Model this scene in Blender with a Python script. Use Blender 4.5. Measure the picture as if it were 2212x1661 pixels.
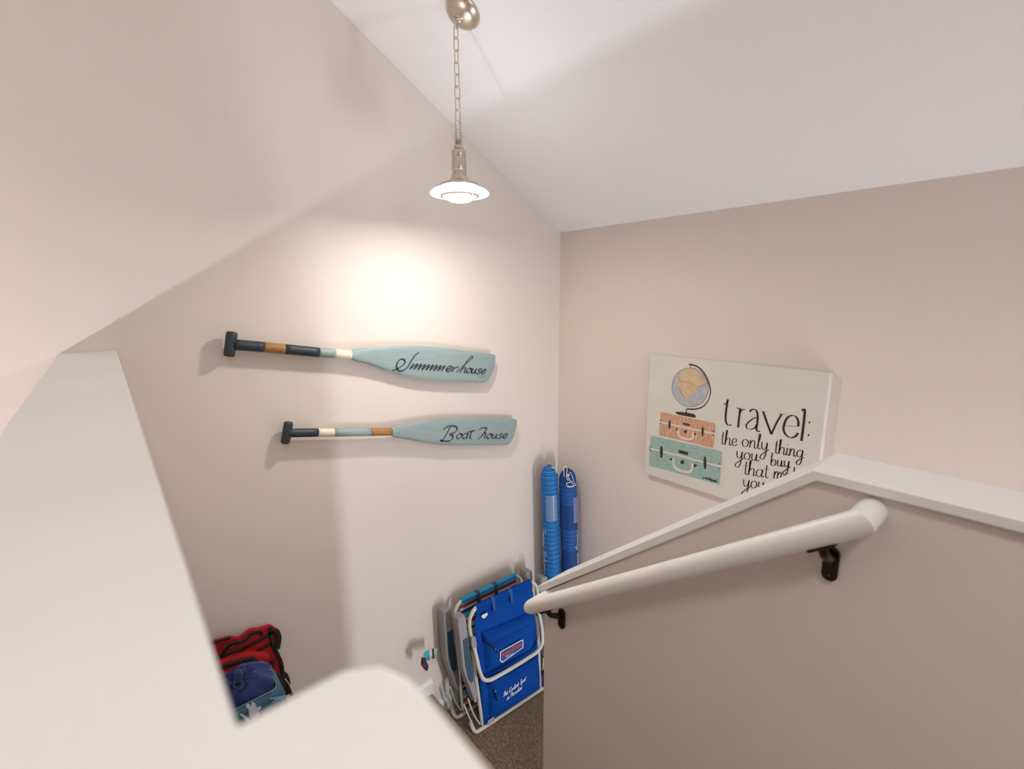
import bpy, bmesh, math, random
from mathutils import Vector, Matrix, noise

random.seed(7)
for o in list(bpy.data.objects):
    bpy.data.objects.remove(o)
scene = bpy.context.scene
C = scene.collection

# ------------------------------------------------------------------ camera
W, H, FPX = 2212, 1661, 1019.15
ZC = 1.12                                   # camera height above the upper floor
YAW, PITCH, ROLL = math.radians(40.648), math.radians(10.59), math.radians(-0.266)
cy, sy, cp, sp = math.cos(YAW), math.sin(YAW), math.cos(PITCH), math.sin(PITCH)
FWD = Vector((sy*cp, cy*cp, -sp)); R0 = Vector((cy, -sy, 0)); U0 = R0.cross(FWD)
RIGHT = math.cos(ROLL)*R0 + math.sin(ROLL)*U0
UP = -math.sin(ROLL)*R0 + math.cos(ROLL)*U0
CAMLOC = Vector((0, 0, ZC))
cam_data = bpy.data.cameras.new('camera'); cam = bpy.data.objects.new('camera', cam_data); C.objects.link(cam)
m3 = Matrix((RIGHT, UP, -FWD)).transposed()
cam.matrix_world = Matrix.Translation(CAMLOC) @ m3.to_4x4()
cam_data.sensor_width = 36; cam_data.lens = 36*FPX/W; cam_data.clip_start = 0.01
cam_data.dof.use_dof = True; cam_data.dof.focus_distance = 2.1; cam_data.dof.aperture_fstop = 3.2
scene.camera = cam

# ------------------------------------------------------------------ world, lights, exposure
world = bpy.data.worlds.new('world'); scene.world = world; world.use_nodes = True
world.node_tree.nodes['Background'].inputs[0].default_value = (0.8, 0.85, 1, 1)
world.node_tree.nodes['Background'].inputs[1].default_value = 0.15
vs = scene.view_settings
vs.view_transform = 'Standard'; vs.look = 'None'; vs.gamma = 1; vs.use_curve_mapping = False
vs.exposure = 0.20
L = bpy.data.lights
def lamp(name, typ, loc, energy, col, size):
    d = L.new(name, typ); d.energy = energy; d.color = col
    if typ == 'AREA': d.shape = 'DISK'; d.size = size
    else: d.shadow_soft_size = size
    o = bpy.data.objects.new(name, d); C.objects.link(o); o.location = loc
    return o
# ceiling light of the upper hall (above and behind the camera)
hl = lamp('hall_ceiling_light', 'AREA', (-0.25, -0.95, ZC+1.62), 15, (1, 0.98, 0.96), 0.40)
hl.data.spread = math.radians(130)
# low lamp in the upper room, on the far side of the guard wall
lamp('room_low_lamp', 'POINT', (-1.22, 0.69, ZC-0.89), 56, (0.90, 0.93, 1.0), 0.03)
# lower-flight daylight behind the right guard wall, stretched tall to smear shadows
ls = lamp('lower_daylight', 'AREA', (1.76, -1.10, ZC-2.10), 33, (0.84, 0.91, 1.0), 0.14)
ls.data.shape = 'RECTANGLE'; ls.data.size = 0.14; ls.data.size_y = 1.2
ls.rotation_euler = (math.radians(96), 0, math.atan2(0.66, 3.1))
# added soft fill from the unseen rear wall, behind the camera
wl_ = lamp('rear_fill_light', 'AREA', (0.55, -3.36, ZC+0.45), 9, (0.93, 0.96, 1.0), 1.0)
wl_.data.shape = 'RECTANGLE'; wl_.data.size = 1.3; wl_.data.size_y = 1.0; wl_.rotation_euler = (math.radians(90), 0, 0)

# ------------------------------------------------------------------ helpers
def ray(x, y): return RIGHT*((x-W/2)/FPX) + UP*(-(y-H/2)/FPX) + FWD
def on(px, axis, val):
    """point where the photo pixel's ray meets the plane axis = val (world)"""
    r = ray(*px); return CAMLOC + r*((val-CAMLOC[axis])/r[axis])

class Frame:
    def __init__(s, O, u, v):
        s.O = Vector(O); s.u = Vector(u).normalized(); s.v = Vector(v).normalized(); s.w = s.u.cross(s.v)
    def p(s, a, b, c=0): return s.O + s.u*a + s.v*b + s.w*c
    def px(s, x, y, c=0):
        r = ray(x, y); P0 = s.O + s.w*c
        q = CAMLOC + r*((P0-CAMLOC).dot(s.w)/r.dot(s.w)) - s.O
        return (q.dot(s.u), q.dot(s.v))
WORLD = Frame((0,0,0), (1,0,0), (0,1,0))

BASE = {}
class MB:
    def __init__(s): s.v = []; s.f = []; s.sm = []
    def add(s, vs, fs, smooth=False):
        n = len(s.v); s.v += [Vector(q) for q in vs]
        for f in fs: s.f.append([i+n for i in f]); s.sm.append(smooth)
        return s
    def box(s, a, b, fr=WORLD):
        x0,y0,z0 = a; x1,y1,z1 = b
        P = [fr.p(x,y,z) for z in (z0,z1) for y in (y0,y1) for x in (x0,x1)]
        return s.add(P, [(0,2,3,1),(4,5,7,6),(0,1,5,4),(2,6,7,3),(0,4,6,2),(1,3,7,5)])
    def prism(s, poly, c0, c1, fr=WORLD):
        n = len(poly)
        P = [fr.p(a,b,c0) for a,b in poly] + [fr.p(a,b,c1) for a,b in poly]
        return s.add(P, [list(range(n))[::-1], list(range(n,2*n))] + [(i,(i+1)%n,n+(i+1)%n,n+i) for i in range(n)])
    def flat(s, poly, c, fr):
        return s.add([fr.p(a,b,c) for a,b in poly], [list(range(len(poly)))])
    def lathe(s, prof, o, axis=(0,0,1), seg=40):
        ax = Vector(axis).normalized(); t = Vector((0,1,0)); e1 = ax.cross(t).normalized(); e2 = ax.cross(e1)
        o = Vector(o); P = []; F = []
        for r, z in prof:
            for k in range(seg):
                a = 2*math.pi*k/seg; P.append(o + ax*z + e1*(r*math.cos(a)) + e2*(r*math.sin(a)))
        for i in range(len(prof)-1):
            for k in range(seg):
                k2 = (k+1) % seg; F.append((i*seg+k, i*seg+k2, (i+1)*seg+k2, (i+1)*seg+k))
        return s.add(P, F, True)
    def tube(s, path, r, seg=12, closed=False, caps=True, fr=None):
        pts = [Vector(q) if fr is None else fr.p(*q) for q in path]; n = len(pts)
        rr = r if isinstance(r, (list, tuple)) else [r]*n
        P = []; F = []; prev = None
        for i in range(n):
            if closed: t = pts[(i+1)%n]-pts[i-1]
            else: t = pts[min(i+1,n-1)]-pts[max(i-1,0)]
            t.normalize()
            if prev is None:
                e = t.cross(Vector((0,0,1)))
                if e.length < .2: e = t.cross(Vector((1,0,0)))
            else: e = prev - t*prev.dot(t)
            e.normalize(); prev = e.copy(); g = t.cross(e)
            for k in range(seg):
                a = 2*math.pi*k/seg; P.append(pts[i] + e*(rr[i]*math.cos(a)) + g*(rr[i]*math.sin(a)))
        m = n if closed else n-1
        for i in range(m):
            j = (i+1) % n
            for k in range(seg):
                k2 = (k+1) % seg; F.append((i*seg+k, i*seg+k2, j*seg+k2, j*seg+k))
        s.add(P, F, True)
        if caps and not closed:
            b = len(s.v)-n*seg
            s.f.append([b+k for k in range(seg)][::-1]); s.sm.append(False)
            s.f.append([b+(n-1)*seg+k for k in range(seg)]); s.sm.append(False)
        return s
    def grid(s, fn, nu, nv, smooth=True):
        P = [fn(i/nu, j/nv) for j in range(nv+1) for i in range(nu+1)]
        F = [(j*(nu+1)+i, j*(nu+1)+i+1, (j+1)*(nu+1)+i+1, (j+1)*(nu+1)+i) for j in range(nv) for i in range(nu)]
        return s.add(P, F, smooth)
    def ribbon(s, pts, width, c, fr, nib=None):
        """flat pen stroke in a frame's u,v plane; nib = (thin ratio, pen angle)"""
        n = len(pts); P = []
        for i in range(n):
            a = pts[max(i-1,0)]; b = pts[min(i+1,n-1)]
            dx, dy = b[0]-a[0], b[1]-a[1]; l = math.hypot(dx,dy) or 1e-9
            w = width
            if nib:
                th = math.atan2(dy,dx); w = width*(nib[0]+(1-nib[0])*abs(math.sin(th-nib[1])))
            nx, ny = -dy/l*w/2, dx/l*w/2
            P += [fr.p(pts[i][0]+nx, pts[i][1]+ny, c), fr.p(pts[i][0]-nx, pts[i][1]-ny, c)]
        return s.add(P, [(2*i, 2*i+1, 2*i+3, 2*i+2) for i in range(n-1)])
    def build(s, name, mat, parent=None, bevel=0, thick=0, sub=0, autosmooth=None):
        base = BASE.get(parent.name, Vector((0,0,0))) if parent else Vector((0,0,0))
        me = bpy.data.meshes.new(name)
        me.from_pydata([q-base for q in s.v], [], s.f); me.materials.append(mat)
        me.polygons.foreach_set('use_smooth', s.sm); me.update()
        bm = bmesh.new(); bm.from_mesh(me); bmesh.ops.recalc_face_normals(bm, faces=bm.faces); bm.to_mesh(me); bm.free()
        o = bpy.data.objects.new(name, me); C.objects.link(o)
        if parent: o.parent = parent
        BASE[o.name] = base
        if thick:
            md = o.modifiers.new('thick', 'SOLIDIFY'); md.thickness = thick; md.offset = 0
        if bevel:
            md = o.modifiers.new('bevel', 'BEVEL'); md.width = bevel; md.segments = 3; md.limit_method = 'ANGLE'; md.angle_limit = math.radians(40)
        if sub:
            md = o.modifiers.new('sub', 'SUBSURF'); md.levels = sub; md.render_levels = sub
        return o

def thing(name, label, cat, loc, group=None):
    o = bpy.data.objects.new(name, None); C.objects.link(o); o.location = loc; o.empty_display_size = .05
    o['label'] = label; o['category'] = cat
    if group: o['group'] = group
    BASE[o.name] = Vector(loc); return o
def struct(mb, name, mat, label=None, bevel=0):
    o = mb.build(name, mat, None, bevel); o['kind'] = 'structure'
    if label: o['label'] = label
    return o

def smooth(pts, n=8, closed=False):
    """Catmull-Rom through the points"""
    if len(pts) < 3: return [tuple(p) for p in pts]
    out = []; m = len(pts); d = len(pts[0])
    for i in range(m if closed else m-1):
        g = lambda k: pts[k % m] if closed else pts[max(0, min(m-1, k))]
        p0, p1, p2, p3 = g(i-1), g(i), g(i+1), g(i+2)
        for k in range(n):
            t = k/n
            out.append(tuple(.5*((2*p1[j])+(-p0[j]+p2[j])*t+(2*p0[j]-5*p1[j]+4*p2[j]-p3[j])*t*t+(-p0[j]+3*p1[j]-3*p2[j]+p3[j])*t**3) for j in range(d)))
    if not closed: out.append(tuple(pts[-1]))
    return out
def ellipse(cx, cy_, rx, ry, rot=0, n=28):
    c, s_ = math.cos(rot), math.sin(rot)
    return [(cx+rx*math.cos(a)*c-ry*math.sin(a)*s_, cy_+rx*math.cos(a)*s_+ry*math.sin(a)*c) for a in [2*math.pi*k/n for k in range(n)]]

# ------------------------------------------------------------------ materials
def mat(name, col, rough=.6, metal=0, spec=.5, bump=None, var=None, emit=None, trans=0, alpha=1, sheen=0):
    m = bpy.data.materials.new(name); m.use_nodes = True; nt = m.node_tree; b = nt.nodes['Principled BSDF']
    b.inputs['Base Color'].default_value = (*col, 1); b.inputs['Roughness'].default_value = rough
    b.inputs['Metallic'].default_value = metal; b.inputs['Specular IOR Level'].default_value = spec
    if trans: b.inputs['Transmission Weight'].default_value = trans
    if alpha < 1: b.inputs['Alpha'].default_value = alpha
    if sheen: b.inputs['Sheen Weight'].default_value = sheen
    if emit: b.inputs['Emission Color'].default_value = (*emit[0],1); b.inputs['Emission Strength'].default_value = emit[1]
    tc = nt.nodes.new('ShaderNodeTexCoord')
    if var:     # (scale, second colour, contrast lo, hi[, vector scale])
        n = nt.nodes.new('ShaderNodeTexNoise'); n.inputs['Scale'].default_value = var[0]; n.inputs['Detail'].default_value = 5
        mp = nt.nodes.new('ShaderNodeMapping'); nt.links.new(tc.outputs['Object'], mp.inputs[0]); nt.links.new(mp.outputs[0], n.inputs[0])
        if len(var) > 4: mp.inputs['Scale'].default_value = var[4]
        r = nt.nodes.new('ShaderNodeValToRGB'); r.color_ramp.elements[0].position = var[2]; r.color_ramp.elements[1].position = var[3]
        r.color_ramp.elements[0].color = (*col,1); r.color_ramp.elements[1].color = (*var[1],1)
        nt.links.new(n.outputs[0], r.inputs[0]); nt.links.new(r.outputs[0], b.inputs['Base Color'])
    if bump:    # (scale, strength, distance)
        n = nt.nodes.new('ShaderNodeTexNoise'); n.inputs['Scale'].default_value = bump[0]; n.inputs['Detail'].default_value = 3
        nt.links.new(tc.outputs['Object'], n.inputs[0])
        bp = nt.nodes.new('ShaderNodeBump'); bp.inputs['Strength'].default_value = bump[1]; bp.inputs['Distance'].default_value = bump[2]
        nt.links.new(n.outputs[0], bp.inputs['Height']); nt.links.new(bp.outputs[0], b.inputs['Normal'])
    return m
def stripes(name, cols, axis, period, rough=.8, dist=0, nscale=0, offset=0):
    """hard colour bands along a local axis; cols = [(position, colour)...]"""
    m = mat(name, cols[0][1], rough); nt = m.node_tree; b = nt.nodes['Principled BSDF']
    tc = nt.nodes['Texture Coordinate']; sx = nt.nodes.new('ShaderNodeSeparateXYZ'); nt.links.new(tc.outputs['Object'], sx.inputs[0])
    src = sx.outputs[axis]
    if nscale:
        n = nt.nodes.new('ShaderNodeTexNoise'); n.inputs['Scale'].default_value = nscale; nt.links.new(tc.outputs['Object'], n.inputs[0])
        ma = nt.nodes.new('ShaderNodeMath'); ma.operation = 'MULTIPLY_ADD'; nt.links.new(n.outputs[0], ma.inputs[0]); ma.inputs[1].default_value = dist
        nt.links.new(src, ma.inputs[2]); src = ma.outputs[0]
    a = nt.nodes.new('ShaderNodeMath'); a.operation = 'MULTIPLY_ADD'; nt.links.new(src, a.inputs[0]); a.inputs[1].default_value = 1/period; a.inputs[2].default_value = offset+20
    fr = nt.nodes.new('ShaderNodeMath'); fr.operation = 'FRACT'; nt.links.new(a.outputs[0], fr.inputs[0])
    r = nt.nodes.new('ShaderNodeValToRGB'); r.color_ramp.interpolation = 'CONSTANT'
    el = r.color_ramp.elements
    while len(el) < len(cols): el.new(.5)
    for i,(p_,c_) in enumerate(cols): el[i].position = p_; el[i].color = (*c_,1)
    nt.links.new(fr.outputs[0], r.inputs[0]); nt.links.new(r.outputs[0], b.inputs['Base Color'])
    return m

WALLP = mat('wall_paint', (.745,.652,.588), .75, spec=.25, bump=(240,.25,.0015))
CEILP = mat('ceiling_paint', (.87,.865,.87), .85, spec=.2, bump=(220,.2,.0015))
TRIMW = mat('trim_white_paint', (.80,.79,.745), .35, spec=.4, var=(3,(.76,.74,.67),.4,.8))
CARPET = mat('carpet_brown', (.27,.19,.125), .95, spec=.05, var=(160,(.46,.35,.25),.35,.65), bump=(300,.9,.004))
RAILW = mat('rail_white_paint', (.82,.78,.72), .38, spec=.45)
BRONZE = mat('dark_bronze', (.025,.018,.012), .35, metal=.6)
NICKEL = mat('brushed_nickel', (.60,.53,.44), .32, metal=1.0, bump=(400,.05,.0005))
NAVY = mat('navy_paint', (.022,.030,.042), .5, var=(60,(.035,.045,.058),.4,.8), bump=(150,.2,.001))
WOODB = mat('brown_wood', (.40,.20,.055), .5, var=(30,(.26,.115,.025),.4,.7,(1,8,8)))
GREYB = mat('grey_blue_paint', (.255,.335,.335), .55, var=(14,(.30,.375,.365),.35,.75,(1,6,6)), bump=(120,.12,.001))
CREAMP = mat('cream_paint', (.80,.70,.55), .5, var=(40,(.72,.60,.45),.55,.8))
INK = mat('navy_ink', (.016,.026,.045), .6)
BLACKINK = mat('black_ink', (.012,.011,.014), .6)

# ================================================================== the setting
D = 2.0            # wall_left plane y
XB = 2.098         # wall_right plane x
XL, YB = -3.2, -3.4
ZP = ZC-2.144      # landing
ZL = ZP-.168       # lower landing (corner)
def zceil(x): return ZC+.367+.582*(XB-x)
XR = -.55          # ridge
ZBOT = ZL-1.9

mb = MB(); zr = zceil(XR)
mb.add([(XL,D,ZBOT),(XB+.1,D,ZBOT),(XB+.1,D,zceil(XB)),(XB,D,zceil(XB)),(XR,D,zr),(XL,D,zr-.582*(XR-XL)),
        (XL,D+.1,ZBOT),(XB+.1,D+.1,ZBOT),(XB+.1,D+.1,zceil(XB)),(XB,D+.1,zceil(XB)),(XR,D+.1,zr),(XL,D+.1,zr-.582*(XR-XL))],
       [(0,1,2,3,4,5),(11,10,9,8,7,6)]+[(i,(i+1)%6,6+(i+1)%6,6+i) for i in range(6)])
struct(mb, 'wall_left', WALLP, 'beige textured stairwell wall with the two oars')
struct(MB().box((XB,YB,ZBOT),(XB+.1,D,zceil(XB))), 'wall_right', WALLP, 'beige textured stairwell wall with the travel canvas')
mb = MB().add([(XL,YB-.1,ZBOT),(XB+.1,YB-.1,ZBOT),(XB+.1,YB-.1,zceil(XB)),(XR,YB-.1,zr),(XL,YB-.1,zr-.582*(XR-XL)),
               (XL,YB,ZBOT),(XB+.1,YB,ZBOT),(XB+.1,YB,zceil(XB)),(XR,YB,zr),(XL,YB,zr-.582*(XR-XL))],
              [(0,1,2,3,4),(9,8,7,6,5)]+[(i,(i+1)%5,5+(i+1)%5,5+i) for i in range(5)])
struct(mb, 'wall_rear', WALLP)
struct(MB().box((XL-.1,YB,ZBOT),(XL,D,zr-.582*(XR-XL))), 'wall_room_side', WALLP)
mb = MB()
prof = [(XB+.1,zceil(XB+.1)),(XR,zr),(XL-.1,zr-.582*(XR-XL+.1)),(XL-.1,zr-.582*(XR-XL+.1)+.1),(XR,zr+.1),(XB+.1,zceil(XB+.1)+.1)]
mb.prism([(a,b) for a,b in prof], -(D+.1), -(YB-.1), Frame((0,0,0),(1,0,0),(0,0,1)))
struct(mb, 'ceiling', CEILP, 'white sloping ceiling over the stairwell')

wf = MB()  # unseen window frame, added to go with the rear fill light
for a_, b_ in (((-.18,YB,ZC-.13),(-.10,YB+.03,ZC+1.03)),((1.20,YB,ZC-.13),(1.28,YB+.03,ZC+1.03)),((-.10,YB,ZC-.13),(1.20,YB+.03,ZC-.05)),((-.10,YB,ZC+.95),(1.20,YB+.03,ZC+1.03)),((.535,YB,ZC-.05),(.565,YB+.02,ZC+.95))):
    wf.box(a_, b_)
win = struct(wf, 'fill_window_1', TRIMW, 'white framed window added behind the camera for fill light')
MB().box((-.10,YB,ZC-.05),(1.20,YB+.006,ZC+.95)).build('glow_pane', mat('fill_glow', (.8,.85,.9), .1, emit=((.93,.96,1),2.0)), win)  # glowing sheet added as part of the rear fill
# floors
XH2_ = 1.06
JX0, JX1, JY = .021, .086, .194            # guard-wall cap: inner edge, jogged edge, jog position
mb = MB().box((XL,YB,-.25),(-.10,D,0)).box((-.10,YB,-.25),(JX1-.012,-.065,0)).box((JX1-.012,YB,-.25),(XH2_,-.065-1.2,0)).box((XH2_,YB,-.25),(XB,-1.265,0))
struct(mb, 'floor', CARPET, 'carpeted floor of the upper room')
XS = 1.125                                  # edge of the landing, one step above the corner
mb = MB().box((-.0,.96,ZP-.16),(XS,D,ZP))
struct(mb, 'floor_landing', CARPET, 'carpeted stair landing', bevel=.018)
mb = MB().box((XS-.03,.94,ZL-.16),(XB,D,ZL))
fl = struct(mb, 'floor_corner_landing', CARPET, 'brown carpet of the lower corner landing')
# upper flight
st = MB()
for k in range(1,6):
    st.box((JX1-.012,.96-.205*k-.02,ZP-.3),(.942,.96-.205*(k-1),ZP+.17*k))
st.box((JX1-.012,-.3,-.3),(.942,-.065,0))
struct(st, 'floor_upper_stairs', CARPET, bevel=.01)
st = MB()
for k in range(1,9):
    st.box((1.062,.96-.235*k-.02,ZBOT),(XB,.96-.235*(k-1),ZL-.178*k))
st.box((1.062,YB,ZBOT-.05),(XB,.96-.235*8,ZL-.178*8-.17))
struct(st, 'floor_lower_stairs', CARPET, bevel=.01)

# carpet pile on the two landings
def pile(x0,y0,x1,y1,z,n,parent):
    mb = MB(); rnd = random.Random(3); vs_=[]; fs=[]
    for i in range(n):
        x = rnd.uniform(x0,x1); y = rnd.uniform(y0,y1); a = rnd.uniform(0,6.28); r = rnd.uniform(.0016,.0028); h = rnd.uniform(.004,.009)
        b = len(vs_); tx, ty = rnd.uniform(-.004,.004), rnd.uniform(-.004,.004)
        for k in range(3): vs_.append((x+r*math.cos(a+2.09*k), y+r*math.sin(a+2.09*k), z-.001))
        vs_.append((x+tx,y+ty,z+h)); fs += [(b,b+1,b+3),(b+1,b+2,b+3),(b+2,b,b+3)]
    mb.add(vs_, fs); o = mb.build('carpet_pile', CARPET, parent); o['kind'] = 'stuff'; return o
pile(XS+.005,1.05,XB-.005,1.95,ZL,60000,fl)

# guard wall between upper room and stairwell, with its jog, and its cap
def capz(h): return ZC-.167+h
poly = [(-.103,D),(-.103,-1.6),(JX1-.012,-1.6),(JX1-.012,JY-.05),(JX1-.035,JY-.012),(JX0-.012,JY-.012),(JX0-.012,D)]
gw = struct(MB().prism(poly, ZBOT, capz(-.019)), 'wall_guard_left', WALLP, 'low guard wall beside the upper room with a wide white cap')
cap = [(-.117,D-.001),(-.117,-1.6),(JX1,-1.6),(JX1,.158),(.0845,.170),(.078,.1855),(.064,.194),(JX0,JY),(JX0,D-.001)]
o = MB().prism(cap, capz(-.019), capz(0)).build('cap', TRIMW, gw, bevel=.003)
o['label'] = 'cream white painted wall cap'
# guard wall on the far side of the flight: level, then sloping down
XH = .942; XH2 = 1.06
def yz(fr_x): return Frame((fr_x,0,0),(0,1,0),(0,0,1))   # u=y, v=z, w=+x
def top(y, off=0):
    return ZC-.308+off if y <= .258 else ZC-.308+off-(y-.258)*.829
a0 = .945
poly = [(YB+.0,ZBOT),(a0,ZBOT),(a0,top(a0,-.03)),(.252,top(.2,-.018)),(-1.25,top(0,-.018)),(-1.25,0),(YB,0)]
hw = struct(MB().prism(poly, XH, XH2, yz(0)), 'wall_guard_right', WALLP, 'beige stair guard wall that slopes down along the flight')
s_ = .829; ln = math.hypot(1,s_); nx, nz = s_/ln, 1/ln; t = .019
y1 = .967; z1 = top(y1)
cpoly = [(-1.25,top(0)),(.258,top(0)),(y1,z1),(y1-nx*t,z1-nz*t),(.251,top(0)-t),(-1.25,top(0)-t)]
o = MB().prism(cpoly, .93, 1.072, yz(0)).build('cap', TRIMW, hw, bevel=.0025)
o['label'] = 'white painted cap with a bend where the slope starts'

# baseboards
def baseboard(name, x0, x1, z, parent=None):
    prof = [(0,0),(.014,0),(.014,.066),(.011,.074),(.007,.078),(.005,.085),(0,.085)]
    fr = Frame((x0,D,z),(0,-1,0),(0,0,1))      # u toward room, v up, w = -x? ; extrude along x
    mb = MB().prism(prof, 0, -(x1-x0), fr) if fr.w.x < 0 else MB().prism(prof, 0, x1-x0, fr)
    return struct(mb, name, TRIMW, 'white baseboard along the landing')
baseboard('baseboard_left', JX0-.01, XS, ZP)
baseboard('baseboard_corner', XS, XB, ZL)

# ================================================================== handrail
hr = thing('handrail', 'white round handrail with returned ends on the sloping stair guard wall', 'handrail', (.867,.55,ZC-.62))
XRAIL = .872; RR = .0215
yA, zA = .168, ZC-.356; yB, zB = .922, ZC-.912
dirv = Vector((0,yB-yA,zB-zA)).normalized()
A = Vector((XRAIL,yA,zA)); B = Vector((XRAIL,yB,zB))
def mitre(P, Q, mP, mQ, name):
    """round bar from P to Q whose ends are cut by planes with normals mP, mQ"""
    d_ = (Q-P).normalized(); e_ = d_.cross(Vector((0,0,1)));
    if e_.length < .1: e_ = d_.cross(Vector((0,1,0)))
    e_.normalize(); g_ = d_.cross(e_); V = []; n = 36
    for X, m_ in ((P,mP),(Q,mQ)):
        for k in range(n):
            a_ = 2*math.pi*k/n; o_ = e_*(RR*math.cos(a_))+g_*(RR*math.sin(a_))
            V.append(X+o_-d_*(o_.dot(m_)/d_.dot(m_)))
    b_ = MB().add(V, [(k,(k+1)%n,n+(k+1)%n,n+k) for k in range(n)], True)
    b_.add(V[:n], [list(range(n))]); b_.add(V[n:], [list(range(n))])
    return b_.build(name, RAILW, hr)
xdir = Vector((1,0,0))
mA = (-dirv+xdir).normalized(); mB = (dirv+xdir).normalized()
mitre(A, B, mA, mB, 'rail')
for P, m_ in ((A,mA),(B,mB)):
    mitre(P, Vector((XH-.0005,P.y,P.z)), m_, xdir, 'rail_return')
for y_ in (.215,.868):
    f_ = (y_-yA)/(yB-yA); P = A.lerp(B,f_)
    zc_ = P.z-.085
    plate = MB(); fr = Frame((XH,y_,zc_),(0,-1,0),(0,0,1))      # w = -x (out of the wall)
    pill = [(.0125*math.cos(a),.020+.0125*math.sin(a)) for a in [math.pi*k/10 for k in range(11)]]+[(.0125*math.cos(a),-.020+.0125*math.sin(a)) for a in [math.pi+math.pi*k/10 for k in range(11)]]
    plate.prism(pill, 0, .008, fr)
    br = plate.build('bracket', BRONZE, hr, bevel=.002)
    br['label'] = 'dark bronze handrail bracket'
    arm = MB().tube([(XH-.006,y_,zc_+.012),(XH-.03,y_,zc_+.022),(XH-.052,y_,zc_+.036),(XRAIL,y_,P.z-RR-.001)], [.0095,.0085,.0075,.0075], 12)
    arm.build('bracket_arm', BRONZE, br)
    sad = MB(); q = Frame((XRAIL,y_,P.z-RR*1.28),(1,0,0),dirv)
    sad.box((-.009,-.024,-.003),(.009,.024,.003), q).build('bracket_saddle', BRONZE, br, bevel=.002)
    MB().lathe([(0,-.002),(.0045,-.002),(.0045,.002),(0,.003)], fr.p(0,-.022,.009), fr.w, 10).build('screw', BRONZE, br)

# ================================================================== lettering
GL = {
'a': ([[(.75,.85),(.5,1),(.2,.85),(.05,.45),(.2,.08),(.45,.05),(.7,.4),(.78,.95)],[(.78,1),(.72,.3),(.82,.03),(1.0,.2)]],1.0),
'b': ([[(.12,2),(.08,1),(.08,.1)],[(.08,.45),(.3,.95),(.6,.9),(.72,.5),(.55,.08),(.25,.02),(.08,.2)]],.9),
'c': ([[(.7,.8),(.5,1),(.2,.85),(.05,.45),(.2,.08),(.5,.02),(.75,.25)]],.85),
'd': ([[(.75,.85),(.5,1),(.2,.85),(.05,.45),(.2,.08),(.45,.05),(.7,.4),(.78,.95)],[(.82,2),(.74,.3),(.84,.03),(1.0,.2)]],1.0),
'e': ([[(.08,.42),(.6,.58),(.62,.88),(.4,1),(.15,.8),(.08,.4),(.25,.05),(.5,.03),(.78,.3)]],.8),
'g': ([[(.75,.85),(.5,1),(.2,.85),(.05,.45),(.2,.08),(.45,.05),(.7,.4),(.78,.95)],[(.78,1),(.72,0),(.6,-.75),(.3,-1),(.05,-.75),(.4,-.3),(1,.1)]],1.0),
'h': ([[(.0,.3),(.2,1.6),(.18,1.98),(.08,1.7),(.06,0)],[(.06,.45),(.3,.92),(.55,.95),(.65,.7),(.62,.1),(.75,.02),(.9,.2)]],.9),
'i': ([[(.15,1),(.12,.2),(.22,.02),(.4,.2)],[(.2,1.38),(.24,1.46)]],.45),
'k': ([[(.12,2),(.06,0)],[(.62,.95),(.1,.48),(.35,.35),(.65,.02),(.8,.15)]],.85),
'l': ([[(.0,.3),(.28,1.6),(.25,1.98),(.12,1.6),(.1,.3),(.2,.02),(.4,.2)]],.45),
'm': ([[(.08,1),(.06,0)],[(.08,.5),(.3,.98),(.45,.85),(.44,0)],[(.45,.5),(.7,.98),(.85,.8),(.84,.1),(.95,.02),(1.1,.2)]],1.15),
'n': ([[(.08,1),(.06,0)],[(.08,.5),(.35,.98),(.58,.85),(.58,.1),(.7,.02),(.85,.2)]],.9),
'o': ([[(.45,1),(.18,.85),(.05,.45),(.2,.06),(.45,.02),(.68,.3),(.7,.7),(.45,1),(.6,.85),(.85,.8)]],.88),
'p': ([[(.1,1),(.05,-.9)],[(.08,.5),(.3,.98),(.6,.9),(.7,.5),(.55,.08),(.25,.02),(.08,.2)]],.88),
'r': ([[(.08,1),(.06,0)],[(.08,.5),(.28,.9),(.55,.95)]],.62),
's': ([[(.58,.85),(.35,1),(.12,.85),(.2,.6),(.5,.4),(.55,.15),(.3,0),(.05,.15)]],.7),
't': ([[(.25,1.7),(.2,.3),(.32,.02),(.52,.2)],[(-.05,1.15),(.52,1.2)]],.58),
'u': ([[(.08,1),(.08,.3),(.25,.02),(.5,.2),(.62,.95)],[(.62,1),(.62,.2),(.75,.02),(.95,.25)]],.95),
'v': ([[(.05,1),(.35,0),(.7,1)]],.75),
'x': ([[(.05,1),(.65,0)],[(.6,1),(.02,0)]],.7),
'y': ([[(.05,1),(.08,.4),(.28,.05),(.55,.3),(.68,1)],[(.68,1),(.6,-.3),(.4,-1.1),(.1,-1.2),(-.02,-.85),(.5,-.2),(.95,.2)]],.88),
'S': ([[(1.1,1.75),(.8,2),(.4,1.8),(.45,1.3),(.85,.8),(.8,.2),(.4,0),(.05,.3)]],1.15),
'B': ([[(.35,1.9),(.2,0)],[(0,1.6),(.4,2),(.95,1.85),(.9,1.3),(.4,1.05),(1,.8),(.95,.2),(.5,0),(.05,.15)]],1.1),
'T': ([[(-.1,1.8),(.4,2),(1.1,1.95)],[(.6,1.95),(.45,.6),(.3,0)]],.95),
'P': ([[(.3,1.9),(.15,0)],[(0,1.65),(.4,2),(.9,1.85),(.9,1.3),(.5,1),(.25,1.0)]],.95),
'R': ([[(.3,1.9),(.15,0)],[(0,1.65),(.4,2),(.9,1.85),(.85,1.3),(.3,1.0),(.9,0)]],1.0),
'C': ([[(1.05,1.65),(.75,2),(.3,1.7),(.08,1),(.25,.2),(.65,0),(1.05,.3)]],1.1),
' ': ([],.55)}
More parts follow.
